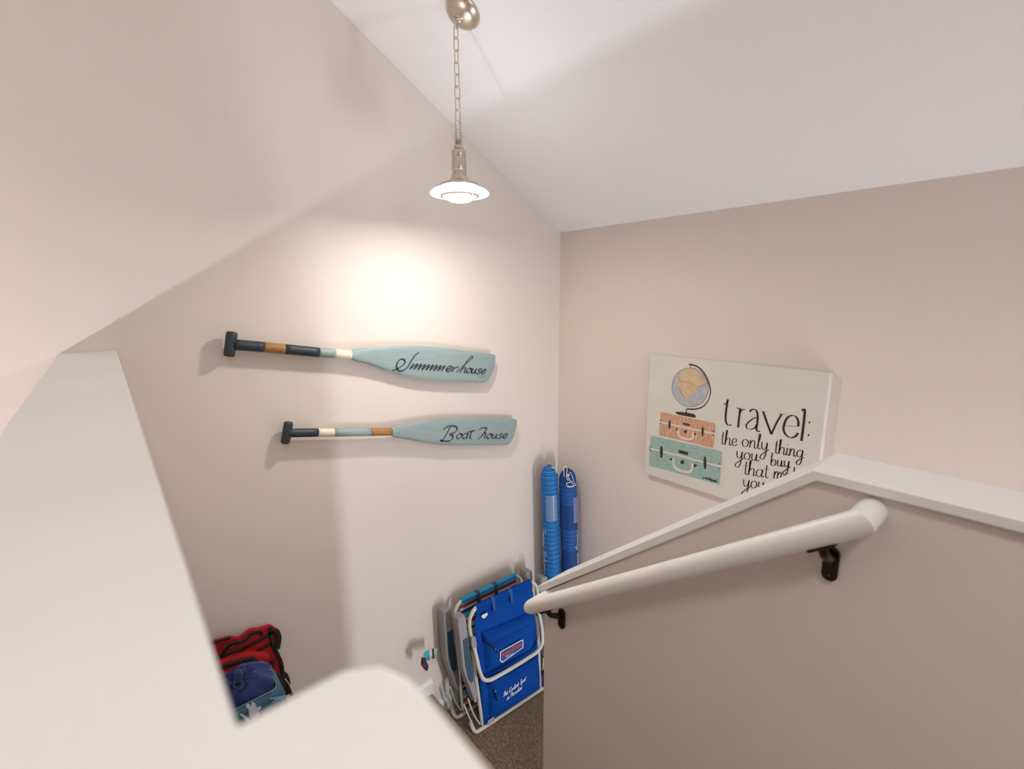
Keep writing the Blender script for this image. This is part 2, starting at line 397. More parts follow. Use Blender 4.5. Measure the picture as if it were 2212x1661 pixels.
def write(mb, text, o, ex, ey, width, c, fr, nib=(.35,.6), mapf=None, spacing=1.0):
    x = 0.0
    for ch in text:
        strokes, adv = GL[ch]
        for s_k in strokes:
            pts = smooth(s_k, 6)
            q = [(o[0]+ex[0]*(x+a)+ey[0]*b, o[1]+ex[1]*(x+a)+ey[1]*b) for a,b in pts]
            if mapf: q = [mapf(p_) for p_ in q]
            mb.ribbon(q, width, c, fr, nib)
        x += adv*spacing
    return mb

# ================================================================== oars
def wallframe(c): return Frame((0,D-c,0),(1,0,0),(0,0,1))     # w = -y (into the room)
def make_oar(label, grip, grip_axis, bands, axis_pts, hw_, blade_top, blade_bot, blade_end, fr, zoom, letters):
    """zoom = (x0,y0,scale) of the traced crop; everything becomes metres on the wall plane"""
    def m(q): return fr.px(zoom[0]+q[0]/zoom[2], zoom[1]+q[1]/zoom[2], 0)
    ax = [(q[0],)+m(q) for q in axis_pts]
    def axis_at(x):
        for i in range(len(ax)-1):
            if x <= ax[i+1][0] or i == len(ax)-2:
                t_ = (x-ax[i][0])/(ax[i+1][0]-ax[i][0])
                return (ax[i][1]+(ax[i+1][1]-ax[i][1])*t_, ax[i][2]+(ax[i+1][2]-ax[i][2])*t_)
    c0 = axis_at(axis_pts[0][0]); c1 = axis_at(axis_pts[-1][0])
    root = thing('oar', label, 'oar', fr.p(*axis_at(bands[len(bands)//2][0]), 0), 'decorative oars on the wall')
    R_ = hw_
    for x0, x1, mt in bands:
        n = 6; pth = [fr.p(*axis_at(x0+(x1-x0)*k/n), 0) for k in range(n+1)]
        o = MB().tube(pth, R_, 20).build('shaft_band', mt, root)
    # grip: rounded bar across the end
    g0, g1 = m(grip_axis[0]), m(grip_axis[1]); gr = grip
    gv = (Vector((g1[0]-g0[0], g1[1]-g0[1]))); Lg = gv.length; gd = gv.normalized()
    prof = [0,.45,.8,.95,1,1,1,.95,.8,.45,0]; tt = [0,.004,.02,.06,.12,.5,.88,.94,.98,.996,1]
    pth = [fr.p(g0[0]+gd.x*Lg*t_, g0[1]+gd.y*Lg*t_, 0) for t_ in tt]
    MB().tube(pth, [max(.0005,gr*p_) for p_ in prof], 20).build('grip', NAVY, root)
    # blade: flat lens section between top and bottom outline
    tp = [m(q) for q in smooth(blade_top, 6)]; bt = [m(q) for q in smooth(blade_bot, 6)]; en = [m(q) for q in smooth(blade_end,5)]
    outline = tp + en[1:-1] + bt[::-1]
    mbl = MB(); N = 40
    def samp(pl, t_):
        d_ = [0]
        for i in range(1,len(pl)): d_.append(d_[-1]+math.hypot(pl[i][0]-pl[i-1][0], pl[i][1]-pl[i-1][1]))
        s2 = t_*d_[-1]
        for i in range(1,len(pl)):
            if s2 <= d_[i]+1e-9:
                k = (s2-d_[i-1])/max(1e-9,d_[i]-d_[i-1]); return (pl[i-1][0]+(pl[i][0]-pl[i-1][0])*k, pl[i-1][1]+(pl[i][1]-pl[i-1][1])*k)
        return pl[-1]
    K = 14
    endc = lambda k: samp(en, k)
    def surf(side):
        def fn(i, j):
            a_ = samp(tp, i); b_ = samp(bt, i)
            jj = .5+(j-.5)*(.72+.28*min(1,i/.025)); q = (a_[0]+(b_[0]-a_[0])*jj, a_[1]+(b_[1]-a_[1])*jj)
            if i > .7:                       # bow the tip outward along the end outline
                e_ = endc(j); sx_ = e_[0]-(tp[-1][0]+(bt[-1][0]-tp[-1][0])*j); sy_ = e_[1]-(tp[-1][1]+(bt[-1][1]-tp[-1][1])*j)
                k = ((i-.7)/.3)**2; q = (q[0]+sx_*k, q[1]+sy_*k)
            s_n = math.sqrt(max(0,1-(2*j-1)**2))
            kk = max(0,1-i*3.6)**1.3; body = R_*.98*kk + .0078*(1-.35*i)*(1-kk)
            hgt = body*(s_n**.6)*(1 if i<.985 else max(.15,math.sqrt(max(0,1-((i-.985)/.015)**2))))
            return fr.p(q[0], q[1], side*hgt)
        return fn
    mbl.grid(surf(1), N, K); mbl.grid(surf(-1), N, K)
    bl = mbl.build('blade', GREYB, root)
    # lettering, painted on the face of the blade
    lt = MB()
    def mapf(q): return m(q)
    letters(lt, mapf, fr)
    o = lt.build('lettering', INK, root); o['label'] = 'hand-painted navy script lettering'
    return root
ZM4 = (460,690,3.2529)
FO = wallframe(.040)
k2 = lambda q: ((780+q[0]/5.536-460)*3.2529, (690+q[1]/5.536-690)*3.2529)   # second crop -> first crop
CO = .0090
def letters1(mb, mapf, fr):
    S = [(682,392),(650,412),(600,475),(560,545),(520,592),(470,613),(428,600),(414,555),(430,502),(468,472),(505,478),(514,512),(480,553),(420,588),(362,610)]
    mb.ribbon([mapf(k2(q)) for q in smooth(S,6)], .0080, CO, fr, (.35,.5))
    base = lambda x: 586+(x-570)*.073
    z = []
    xs = [575+47*k for k in range(9)]
    for i,x in enumerate(xs):
        z += [(x+44,base(x)-64),(x+20,base(x)-28),(x,base(x))]
        if i < len(xs)-1: z += [(x+30,base(x)-22)]
    mb.ribbon([mapf(k2(q)) for q in smooth(z,4)], .0078, CO, fr, (.35,.35))
    def w(text, x, ex, hx=62, sp=1):
        write(mb, text, (x,base(x)), (ex,ex*.073), (30,-hx), .0066, CO, fr, (.4,.45), lambda q: mapf(k2(q)), sp)
    w('er', 988, 102, 62)
    H_ = [(1130,base(1130)),(1200,560),(1290,490),(1322,447),(1300,442),(1262,490),(1215,560),(1165,632)]
    mb.ribbon([mapf(k2(q)) for q in smooth(H_,6)], .0066, CO, fr, (.3,.45))
    mb.ribbon([mapf(k2(q)) for q in smooth([(1185,610),(1215,580),(1240,575),(1232,605),(1222,632),(1250,620)],6)], .0060, CO, fr, (.3,.45))
    w('ouse', 1236, 71, 58, .97)
    mb.ribbon([mapf(k2(q)) for q in [(1380,690),(1440,684),(1470,682)]], .0012, CO, fr)
make_oar('grey-blue wooden oar lettered Summerhouse, the longer one with navy, brown and cream bands', .0185, [(135,84),(112,262)],
    [(150,355,NAVY),(355,503,WOODB),(503,742,NAVY),(742,850,GREYB),(850,968,CREAMP),(968,1010,GREYB)],
    [(120,174),(355,194),(503,208),(742,231),(850,239),(968,250),(1060,258)], .0198,
    [(968,211),(1100,197),(1250,188),(1400,185),(1600,197),(1800,222),(1940,240),(1980,247)],
    [(968,289),(1080,312),(1200,353),(1350,398),(1500,425),(1700,440),(1850,444),(1910,444)],
    [(1980,247),(1985,262),(1978,330),(1950,400),(1926,436),(1910,444)], FO, ZM4, letters1)
def letters2(mb, mapf, fr):
    g = lambda q: mapf(k2(q))
    def rb(p_, w_=.0070): mb.ribbon([g(q) for q in smooth(p_,6)], w_, CO, fr, (.3,.5))
    rb([(975,1315),(1000,1290),(1060,1270),(1120,1275),(1138,1305),(1110,1345),(1050,1368),(1085,1385),(1082,1420),(1045,1448),(985,1450),(940,1440)], .0082)
    rb([(1055,1285),(1020,1350),(985,1410),(948,1452)])
    rb([(935,1440),(960,1455)])
    bl = lambda x: 1420+(x-1100)*.003
    def w(t_, x, ex, h_): write(mb, t_, (x,bl(x)), (ex,0), (24,-h_), .0062, CO, fr, (.4,.5), g)
    w('oa', 1120, 78, 62)
    rb([(1320,1318),(1300,1370),(1290,1412),(1310,1415)]); rb([(1262,1343),(1310,1335),(1350,1322)])
    rb([(1400,1320),(1425,1298),(1470,1290),(1492,1300),(1460,1350),(1420,1405),(1385,1435)], .0074)
    rb([(1430,1395),(1455,1362),(1480,1352),(1472,1390),(1462,1420)])
    w('ouse', 1480, 76, 60)
make_oar('grey-blue wooden oar lettered Boat house, the shorter one below with a single navy band', .0172, [(533,717),(506,874)],
    [(520,735,NAVY),(735,848,CREAMP),(848,1105,GREYB),(1105,1252,WOODB),(1252,1300,GREYB)],
    [(518,798),(735,795),(848,795),(1105,791),(1252,789),(1340,788)], .0178,
    [(1252,752),(1400,728),(1550,705),(1650,697),(1800,694),(2000,696),(2090,697),(2125,700)],
    [(1252,826),(1380,845),(1500,868),(1600,882),(1700,886),(1900,886),(2000,885),(2068,882)],
    [(2125,700),(2136,714),(2127,780),(2104,842),(2085,868),(2068,882)], FO, ZM4, letters2)

# ================================================================== travel canvas
XF = XB-.036
FS = Frame((XF,0,0),(0,-1,0),(0,0,1))        # u to the right seen from the stairs (-y), v up, w = -x
assert FS.w.x < 0
def ps(q, c=0): return FS.px(1370+q[0]/4.608, 740+q[1]/4.608, c)
uL = FS.px(1404,765)[0]; uR = FS.px(1794,806)[0]; vT = FS.px(1404,765)[1]; vB = FS.px(1391,1022)[1]
CANV = mat('canvas_print_ground', (.70,.645,.575), .7, spec=.2, var=(3.5,(.63,.635,.55),.42,.66,(1,1,2.5)), bump=(900,.05,.0003))
cv = thing('canvas_print', 'pale canvas print lettered travel with a globe on two stacked suitcases', 'wall art', FS.p((uL+uR)/2,vB,0))
MB().box((uL,vB,-.036),(uR,vT,0), FS).build('canvas', CANV, cv, bevel=.003)
def pm(name, col, **k): return mat(name, col, .75, spec=.15, **k)
ORNG = pm('print_orange', (.56,.31,.19), var=(40,(.70,.50,.36),.52,.66,(1,3,.6)))
TEAL = pm('print_teal', (.33,.47,.43), var=(30,(.27,.40,.37),.5,.7,(1,1,5)))
PINKW = pm('print_pinkish_white', (.72,.60,.54)); DARKB = pm('print_dark_brown', (.06,.042,.035))
SEA = pm('print_globe_sea', (.42,.41,.46), var=(40,(.50,.49,.53),.4,.7)); LAND = pm('print_globe_land', (.66,.49,.32), var=(22,(.55,.40,.22),.4,.75))
LORNG = pm('print_land_edge', (.58,.29,.13))
def flatpoly(poly, c, mt, name, raw=False):
    q = [ps(p_) for p_ in poly]
    o = MB().flat(q, c, FS).build(name, mt, cv); return o
def strokes(lst, c, mt, name, nib=None):
    mb_ = MB()
    for pts, wd in lst: mb_.ribbon([ps(p_) for p_ in (smooth(pts,6) if len(pts)>2 else pts)], wd, c, FS, nib)
    return mb_.build(name, mt, cv)
Z1_, Z2_, Z3_, Z4_ = .0006, .0010, .0014, .0018
def suitcase(body, side, band, bandw, latches, label, handle, caps_, knob, dots, mt, sideL):
    o = flatpoly(body, Z1_, mt, 'printed_suitcase')
    mb_ = MB().flat([ps(p_) for p_ in side], Z1_, FS); 
    MB().ribbon([ps(p_) for p_ in band], bandw, Z2_, FS).build('printed_band', PINKW, o)
    MB().ribbon([ps(p_) for p_ in sideL], .003, Z2_, FS).build('printed_edge', PINKW, o)
    MB().ribbon([ps(p_) for p_ in smooth(handle,6)], bandw*1.35, Z3_, FS).build('printed_handle', PINKW, o)
    mb_.build('printed_edge', PINKW, o)
    def piece(pts, c, name): MB().flat([ps(p_) for p_ in pts], c, FS).build(name, DARKB, o)
    for (x,y,rx,ry) in latches: piece(ellipse(x,y,rx,ry), Z4_, 'printed_latch')
    piece(label, Z4_, 'printed_name_plate')
    for cpt in caps_: piece(cpt, Z2_, 'printed_handle_mount')
    piece(ellipse(*knob), Z4_, 'printed_lock')
    for d_ in dots: piece(ellipse(d_[0],d_[1],6,6,n=8), Z4_, 'printed_rivet')
suitcase([(264,690),(790,800),(806,815),(800,930),(786,1048),(252,922)], [(808,806),(826,812),(828,860),(815,1054),(794,1050),(806,930)],
    [(245,790),(400,822),(600,865),(832,914)], .0085,
    [(353,812,11,46),(683,885,11,50)], [(488,795),(556,812),(555,831),(486,814)],
    [(443,868),(441,915),(470,945),(520,958),(562,960),(585,942),(588,890)],
    [[(408,862),(432,854),(432,882)],[(598,890),(625,912),(600,924)]], (512,885,14,14), [(268,774),(266,806),(790,884),(788,918)], ORNG, [(250,800),(246,915)])
suitcase([(166,924),(860,1078),(876,1090),(866,1240),(846,1414),(154,1224)], [(878,1090),(894,1112),(893,1250),(872,1414),(852,1416),(872,1250)],
    [(148,1050),(400,1112),(650,1178),(892,1240)], .0095,
    [(272,1088,15,60),(706,1196,14,66)], [(447,1066),(538,1090),(536,1120),(443,1096)],
    [(391,1150),(392,1205),(420,1253),(480,1278),(545,1286),(574,1262),(580,1200)],
    [[(346,1158),(378,1146),(378,1178)],[(596,1200),(632,1224),(596,1244)]], (481,1190,19,20), [(167,1033),(164,1072),(852,1204),(846,1254)], TEAL, [(158,935),(148,1215)])
rnd = random.Random(11); mb_ = MB()
for k in range(90):       # worn weave marks on the teal case
    x = rnd.uniform(175,830); y = 945+(x-160)*.23+rnd.uniform(5,265); l_ = rnd.uniform(12,45)
    if rnd.random() < .7: mb_.ribbon([ps((x,y)), ps((min(x+l_,850),y+l_*.2))], .0010, Z2_-.0002, FS)
    else: mb_.ribbon([ps((x,y)), ps((x-2,y+l_))], .0008, Z2_-.0002, FS)
mb_.build('printed_weave_marks', pm('print_weave', (.10,.15,.15)), cv)['kind'] = 'stuff'
mb_ = MB(); x = 686
mb_.ribbon([ps(p_) for p_ in ellipse(692,1348,11,9)+[(703,1348)]], .0022, Z4_, FS)
mb_.ribbon([ps(p_) for p_ in smooth([(712,1352),(722,1340),(726,1362),(740,1350),(748,1366),(758,1345),(764,1378),(776,1360),(784,1382),(796,1368),(804,1388),(814,1366),(824,1390)],4)], .0035, Z4_, FS)
mb_.build('printed_signature', BLACKINK, cv)['kind'] = 'stuff'
# globe
flatpoly(ellipse(558,446,180,193,-.15,48), Z1_, SEA, 'printed_globe')
land = [(447,315),(470,285),(505,262),(560,255),(610,272),(650,305),(672,345),(690,375),(716,395),(722,408),(690,418),(652,432),(628,460),(624,500),(600,515),(575,512),(545,520),(536,548),(548,572),(580,572),(574,592),(545,580),(520,560),(500,530),(478,500),(455,470),(442,440),(440,400),(450,360)]
flatpoly(land, Z2_, LAND, 'printed_land')
strokes([([(447,312),(452,380),(500,390),(560,402),(600,425),(628,455)],.0032),([(446,440),(458,480),(480,515),(500,545)],.0045),([(480,470),(510,490),(530,525)],.003),([(550,575),(575,595),(600,625)],.002),([(640,440),(690,420),(722,405)],.004)], Z3_, LORNG, 'printed_land_borders')['kind'] = 'stuff'
strokes([(ellipse(558,446,180,193,-.15,48)+[ellipse(558,446,180,193,-.15,48)[0]],.0022)], Z3_, pm('print_globe_line',(.22,.21,.25)), 'printed_globe_outline')
strokes([([(546,216),(590,224),(640,245),(690,295),(730,365),(757,450),(758,510),(735,580),(690,632),(640,655),(590,662),(524,664),(522,708)],.0062),([(565,208),(563,248)],.004)], Z4_, DARKB, 'printed_globe_stand', (.5,1.2))
flatpoly([(412,698),(425,688),(470,690),(540,700),(590,709),(610,722),(616,746),(580,742),(520,732),(440,716)], Z4_, DARKB, 'printed_globe_base')
# lettering on the canvas
tv = [([(934,565),(925,610),(914,690),(910,760),(918,800),(938,822),(968,818)],.0088),([(886,614),(912,605),(934,580)],.005),([(890,614),(930,626),(966,630)],.0028),
 ([(1014,648),(1050,660)],.006),([(1056,652),(1046,740),(1034,842)],.0085),([(1008,838),(1048,848)],.003),([(1050,700),(1070,672),(1092,664),(1106,668)],.0072),
 ([(1150,690),(1160,676),(1185,662),(1212,672),(1228,710),(1228,780),(1218,850),(1228,882),(1254,882)],.0085),([(1224,745),(1180,758),(1130,800),(1114,830),(1128,856),(1165,862),(1200,848),(1220,818)],.0062),
 ([(1258,680),(1314,690)],.0045),([(1284,688),(1320,790),(1365,912)],.0088),([(1365,912),(1412,810),(1468,712)],.0075),([(1436,704),(1498,716)],.0045),
 ([(1494,826),(1560,832),(1632,832)],.003),([(1632,834),(1634,785),(1610,738),(1568,726),(1525,748),(1496,805),(1487,865),(1508,915),(1552,946),(1600,936),(1632,900)],.0085),
 ([(1668,678),(1698,666),(1692,760),(1678,880),(1664,978)],.0090),([(1644,972),(1686,982)],.0035)]
strokes(tv, Z1_, BLACKINK, 'printed_travel_lettering', (.30,0))
for q in ((1745,795),(1736,921)): MB().flat([ps(p_) for p_ in ellipse(q[0],q[1],9,10,n=12)], Z1_, FS).build('printed_dot', BLACKINK, cv)
NB = (.20,.15); WL = .0046
def wl(text, x, y, ex, h, sl=.17, slant=6, sp=1, tall=1):
    mw = MB(); write(mw, text, (x,y), (ex,ex*sl), (slant,-h*.88), WL, Z1_, FS, NB, lambda q: ps(q), sp); mw.build('printed_word', BLACKINK, cv)
wl('the', 860, 1012, 72, 84, .12); wl('only', 1070, 1032, 86, 88, .17); wl('thing', 1392, 1100, 78, 84, .17)
wl('you', 1015, 1150, 84, 82, .15); wl('buy', 1355, 1222, 72, 72, .12)
wl('that', 1088, 1310, 82, 86, .17); wl('makes', 1385, 1352, 88, 84, .17)
wl('you', 1082, 1432, 84, 82, .15); wl('richer', 1350, 1480, 84, 82, .17)

# ================================================================== pendant lamp
LX, LY = 1.039, 1.497
cn = Vector((-.503,0,-.864)).normalized()
cc = Vector((LX+.031, LY, zceil(LX+.031)))
pl = thing('pendant_lamp', 'brushed nickel pendant lamp with chain and round white glass shade, lit', 'lamp', cc)
MB().lathe([(0,.036),(.012,.036),(.018,.034),(.035,.030),(.050,.022),(.060,.011),(.064,.004),(.064,0),(0,0)], cc, cn, 48).build('canopy', NICKEL, pl)
hk = cc+cn*.036
MB().lathe([(0,.011),(.010,.011),(.013,.007),(.013,0),(.016,0),(.016,-.003),(0,-.003)], hk, cn, 24).build('canopy_nut', NICKEL, pl)
def link(c, hh, hw_, r, rot, name='chain_link'):
    pts = []
    e = Vector((math.cos(rot), math.sin(rot), 0))
    n = 20
    for k in range(n):
        a = 2*math.pi*k/n; x = hw_*math.cos(a); z = hw_*math.sin(a) + (hh-hw_)*(1 if math.sin(a) > 0 else -1)
        pts.append(Vector(c)+e*x+Vector((0,0,z)))
    MB().tube(pts, r, 8, closed=True).build(name, NICKEL, pl)
ztop = hk.z-.004; zbot = ZC+.607
link((LX+.002,LY,ztop-.011), .016, .010, .0022, .7, 'hook_loop')
nl = 8; pitch_ = (ztop-.020-zbot)/nl
for k in range(nl):
    rot = -YAW+(.75 if k%2 else -.75)+.12*math.sin(k*2.3)
    link((LX,LY,ztop-.020-pitch_*(k+.5)), pitch_/2+.0032, .0100, .0018, rot)
link((LX,LY,zbot-.024), .028, .0095, .0022, -.4, 'connector_link')
# hanger loop on top of the stem
hb = MB()
hp = [(LX-.010*math.cos(-.5)*s__, LY-.010*math.sin(-.5)*s__, z_) for s__, z_ in ((1,ZC+.536),(1,ZC+.563),(.7,ZC+.576),(0,ZC+.581),(-.7,ZC+.576),(-1,ZC+.563),(-1,ZC+.536))]
hb.tube(smooth(hp,4), .0042, 10).build('hanger_loop', NICKEL, pl)
o3 = (LX,LY,ZC)
MB().lathe([(0,.548),(.0095,.548),(.0095,.530),(.0150,.530),(.0165,.527),(.0165,.514),(.0240,.514),(.0262,.509),(.0262,.492),(.0248,.490),(.0248,.487),(.0262,.485),(.0262,.448),(.0250,.443),(0,.443)], o3, seg=40).build('socket_body', NICKEL, pl)
MB().lathe([(.0245,.444),(.0265,.432),(.031,.420),(.039,.410),(.050,.4035),(.064,.4005),(.0695,.399),(.0712,.396),(.0712,.389),(.0695,.3875),(.0660,.387),(.030,.387)], o3, seg=56).build('bell', NICKEL, pl)
GLASS = mat('lit_white_glass', (.9,.93,.95), .3, emit=((.92,.96,1),12))
MB().lathe([(.062,.387),(.080,.3845),(.096,.378),(.1055,.370),(.107,.366),(.1045,.363),(.096,.3645),(.080,.3685),(.062,.371),(.062,.387)], o3, seg=64).build('glass_shade', GLASS, pl)
MB().lathe([(.0660,.372),(.0705,.371),(.0712,.3585),(.0690,.3560),(.0650,.3560),(.0640,.372),(.0660,.372)], o3, seg=56).build('lower_ring', mat('darkened_nickel', (.33,.27,.20), .5, metal=.8), pl)  # ring colour darkened to stand out against the glowing glass
LENS = mat('lit_lens', (1,1,1), .4, emit=((1,.96,.90),12))
MB().lathe([(.0560,.368),(.0550,.357),(.049,.348),(.036,.341),(.019,.3375),(0,.337)], o3, seg=48).build('lens', LENS, pl)
for k in range(3):
    a = .6+2.094*k
    MB().lathe([(0,.0),(.005,.001),(.0055,.005),(.004,.008),(0,.009)], (LX+.0655*math.cos(a),LY+.0655*math.sin(a),ZC+.352), seg=12).build('retaining_clip', NICKEL, pl)
lamp('pendant_lamp_light', 'AREA', (LX,LY,ZC+.331), 6.5, (1,.96,.90), .075)

# ================================================================== beach chairs
TUBE = mat('cream_painted_tube', (.60,.57,.52), .35, spec=.5)
PLAST = mat('grey_plastic', (.27,.265,.265), .5, bump=(500,.1,.0005))
PAD = mat('dark_blue_arm_pad', (.020,.055,.10), .6)
BLUE = mat('royal_blue_fabric', (.002,.052,.29), .85, spec=.12, bump=(900,.35,.001), var=(6,(.003,.066,.34),.4,.7))
BLUEL = mat('blue_webbing', (.02,.085,.33), .8)
DARK = mat('black_webbing', (.008,.008,.012), .8)
TAGW = mat('white_tag', (.75,.74,.72), .6)
cW,cR,cY,cT,cN = (.62,.58,.52),(.45,.02,.03),(.55,.42,.18),(.05,.35,.50),(.012,.03,.11)
STRIPE = stripes('multi_stripe_fabric', [(0,cY),(.18,cN),(.24,cW),(.33,cR),(.45,cW),(.50,cT),(.66,cN),(.74,cW),(.80,cR),(.9,cT)], 2, .23, .85)
CYAN = mat('cyan_fabric', (.010,.24,.46), .8, bump=(300,.3,.001))
REDP = mat('patch_red', (.60,.06,.03), .7); PATCHB = mat('patch_blue', (.02,.06,.25), .7)
WU = .50
def make_chair(label, O, ang, tilt, fab, topfab, loopmat, front):
    a = math.radians(ang); t_ = math.radians(tilt)
    u = Vector((math.cos(a),math.sin(a),0)); n = Vector((-math.sin(a),math.cos(a),0))
    fr = Frame(O, u, n*math.sin(t_)+Vector((0,0,math.cos(t_))))
    root = thing('folded_beach_chair', label, 'chair', fr.p(WU/2,0,0), 'folded beach chairs')
    def T(path, r, name, mt=TUBE, sm=True): return MB().tube(smooth(path,6) if sm else path, r, 12, fr=fr).build(name, mt, root)
    mir = lambda p_: (WU-p_[0],)+tuple(p_[1:])
    T([(-.015,.06,-.035),(-.014,.030,-.020),(-.004,.013,-.004),(.02,.012,0),(.10,.012,0),(WU/2,.012,0),(WU-.10,.012,0),(WU-.02,.012,0),(WU+.004,.013,-.004),(WU+.014,.030,-.02),(WU+.015,.06,-.035)], .0105, 'base_rail')
    for s_ in (0,1):
        g = (lambda p_: p_) if s_ == 0 else mir
        T([g(q) for q in [(.044,.020,-.010),(.034,.20,-.010),(.026,.36,-.010),(.023,.50,-.008)]], .0105, 'side_tube')
        T([g(q) for q in [(-.02,.20,-.03),(.002,.10,-.022),(.030,.03,-.012)]], .0045, 'folding_link', TUBE)
        T([g(q) for q in [(-.042,.17,-.040),(-.022,.09,-.03),(-.004,.02,-.012)]], .0045, 'folding_link', TUBE)
        # hinge bracket
        hg = MB().prism([g(q) for q in [(.008,.555),(.036,.545),(.040,.50),(.034,.465),(.014,.465),(.006,.51)]], -.012, .018, fr).build('hinge', PLAST, root, bevel=.004)
        # armrest
        prof = [(-.062,.645),(-.058,.680),(-.016,.688),(-.010,.660),(-.006,.50),(.004,.34),(.014,.215),(.010,.190),(-.004,.186),(-.016,.24),(-.038,.325),(-.056,.40)]
        ar = MB().prism([g(q) for q in prof], -.044, .016, fr).build('armrest', PLAST, root, bevel=.006)
        pad = [(-.042,.560),(-.014,.566),(-.010,.50),(-.002,.36),(-.002,.318),(-.018,.312),(-.032,.345),(-.042,.42)]
        MB().prism([g(q) for q in pad], .0155, .0185, fr).build('arm_pad', PAD, ar, bevel=.001)
    T([(.023,.505,-.004),(.014,.57,0),(.014,.62,0),(.026,.655,0),(.055,.683,0),(.10,.690,0),(WU/2,.690,0),(WU-.10,.690,0),(WU-.055,.683,0),(WU-.026,.655,0),(WU-.014,.62,0),(WU-.014,.57,0),(WU-.023,.505,-.004)], .0105, 'back_frame')
    T([(.023,.49,.012),(.025,.43,.026),(.030,.365,.036),(.045,.315,.042),(.085,.291,.044),(.15,.288,.046),(WU/2,.288,.048),(WU-.15,.288,.046),(WU-.085,.291,.044),(WU-.045,.315,.042),(WU-.030,.365,.036),(WU-.025,.43,.026),(WU-.023,.49,.012)], .0105, 'support_bar')
    # fabric: wrapped top sleeve and back panel
    def panel(i, j):
        v_ = .020+.672*j; ed = .056 if v_ > .62 else .045
        u0 = ed+.0*(1-j); u_ = u0+(WU-2*u0)*i
        w_ = -.002+.006*math.sin(math.pi*i)*math.sin(math.pi*j)+.004*noise.noise(Vector((u_*9,v_*9,ang)))
        if j > .97: w_ += .011
        return fr.p(u_, v_, w_)
    fb = MB().grid(panel, 26, 34).build('fabric_back', fab, root, thick=.003)
    slv = MB(); P = [(.062+(WU-.124)*k/12, .690, 0) for k in range(13)]
    slv.tube(P, .0142, 16, fr=fr); sl = slv.build('top_sleeve', topfab, root)
    for uu in (.165,.285):
        lp = [fr.p(uu,.690+.0165*math.sin(b),.0165*math.cos(b)) for b in [math.radians(150-15*k) for k in range(11)]]
        lp += [fr.p(uu+.002,.66,.016), fr.p(uu+.004,.625,.014)]
        s3 = MB(); q = []
        for p_ in lp: q += [p_-fr.u*.010, p_+fr.u*.010]
        s3.add(q, [(2*k,2*k+1,2*k+3,2*k+2) for k in range(len(lp)-1)], True); s3.build('strap_loop', loopmat, root, thick=.0025)
    if not front: return root, fr
    # pockets
    def pocket(u0,u1,v0,v1,dep,flap,skew):
        def fn(i,j):
            u_ = u0+(u1-u0)*i; v_ = v0+(v1-v0)*j
            e = (1-abs(2*i-1)**8)*(1-abs(2*j-1)**7)
            w_ = .002+dep*e*(.78+.22*math.sin(math.pi*j))+.005*noise.noise(Vector((u_*16,v_*16,dep*50)))*e
            return fr.p(u_, v_+skew*(i-.5), w_)
        return MB().grid(fn, 30, 24)
    p1 = pocket(.085,.425,.300,.520,.040,0,-.018).build('upper_pocket', BLUE, root)
    p2 = pocket(.088,.440,.030,.262,.034,0,-.010).build('lower_pocket', BLUE, root)
    # flaps over the zips
    def flap(u0,u1,v0,dep,skew,drop):
        return MB().grid(lambda i,j: fr.p(u0+(u1-u0)*i, v0+skew*(i-.5)-drop*j*(1.05-.3*i), .004+dep*(1-abs(2*i-1)**10)*math.sin(math.pi/2*min(1,j*1.4))), 16, 8)
    flap(.080,.428,.528,.046,-.026,.050).build('pocket_flap', BLUE, p1, thick=.002)
    flap(.084,.444,.270,.040,-.020,.036).build('pocket_flap', BLUE, p2, thick=.002)
    MB().tube([fr.p(.090,.515,.020),fr.p(.108,.470,.030),fr.p(.130,.448,.046),fr.p(.142,.420,.050)], [.004,.004,.003,.004], 8).build('zip_pull', DARK, p1)
    MB().lathe([(0,0),(.004,.001),(.004,.008),(0,.009)], fr.p(.128,.448,.049), fr.w, 8).build('zip_slider', NICKEL, p1)
    MB().tube([fr.p(.112,.205,.036),fr.p(.116,.185,.040),fr.p(.118,.150,.041)], [.003,.004,.0045], 8).build('zip_pull', DARK, p2)
    MB().lathe([(0,0),(.004,.001),(.004,.008),(0,.009)], fr.p(.113,.207,.036), fr.w, 8).build('zip_slider', NICKEL, p2)
    # patch
    CW = .052
    sh = lambda q: (q[0], q[1])
    pt = MB().flat([(.150,.372),(.158,.420),(.305,.418),(.318,.412),(.315,.368),(.165,.352)], CW, fr).build('brand_patch', TAGW, p1, thick=.001)
    MB().flat([(.156,.374),(.163,.415),(.303,.413),(.312,.408),(.309,.372),(.168,.358)], CW+.0008, fr).build('patch_ground', PATCHB, pt)
    m_ = MB(); write(m_, 'Tommy Bahama', (.164,.387), (.0122,-.0001), (.002,.0125), .0036, CW+.0013, fr, (.5,.5)); m_.build('patch_lettering', REDP, pt)
    m_ = MB(); write(m_, 'Relax', (.190,.368), (.0135,-.0001), (.001,.0055), .0018, CW+.0013, fr, (.5,.5)); m_.build('patch_lettering', TAGW, pt)
    m_ = MB(); write(m_, 'The Coolest Spot', (.157,.150), (.0128,.0012), (.003,.0125), .0040, .043, fr, (.45,.4))
    write(m_, 'in Paradise', (.180,.120), (.0128,.0012), (.003,.0125), .0040, .043, fr, (.45,.4))
    m_.build('pocket_lettering', TAGW, p2)
    MB().flat([(.082,.638),(.096,.642),(.124,.640),(.122,.625),(.112,.625),(.110,.618),(.092,.620)], .014, fr).build('care_tag', TAGW, root, thick=.001)
    MB().flat([(.062,.020),(.108,.022),(.106,.048),(.064,.046)], .012, fr).build('care_tag', mat('grey_tag',(.34,.33,.33),.7), root, thick=.001)
    MB().box((.470,.020,.004),(.487,.105,.012), fr).build('side_strap', BLUE, root, bevel=.002)
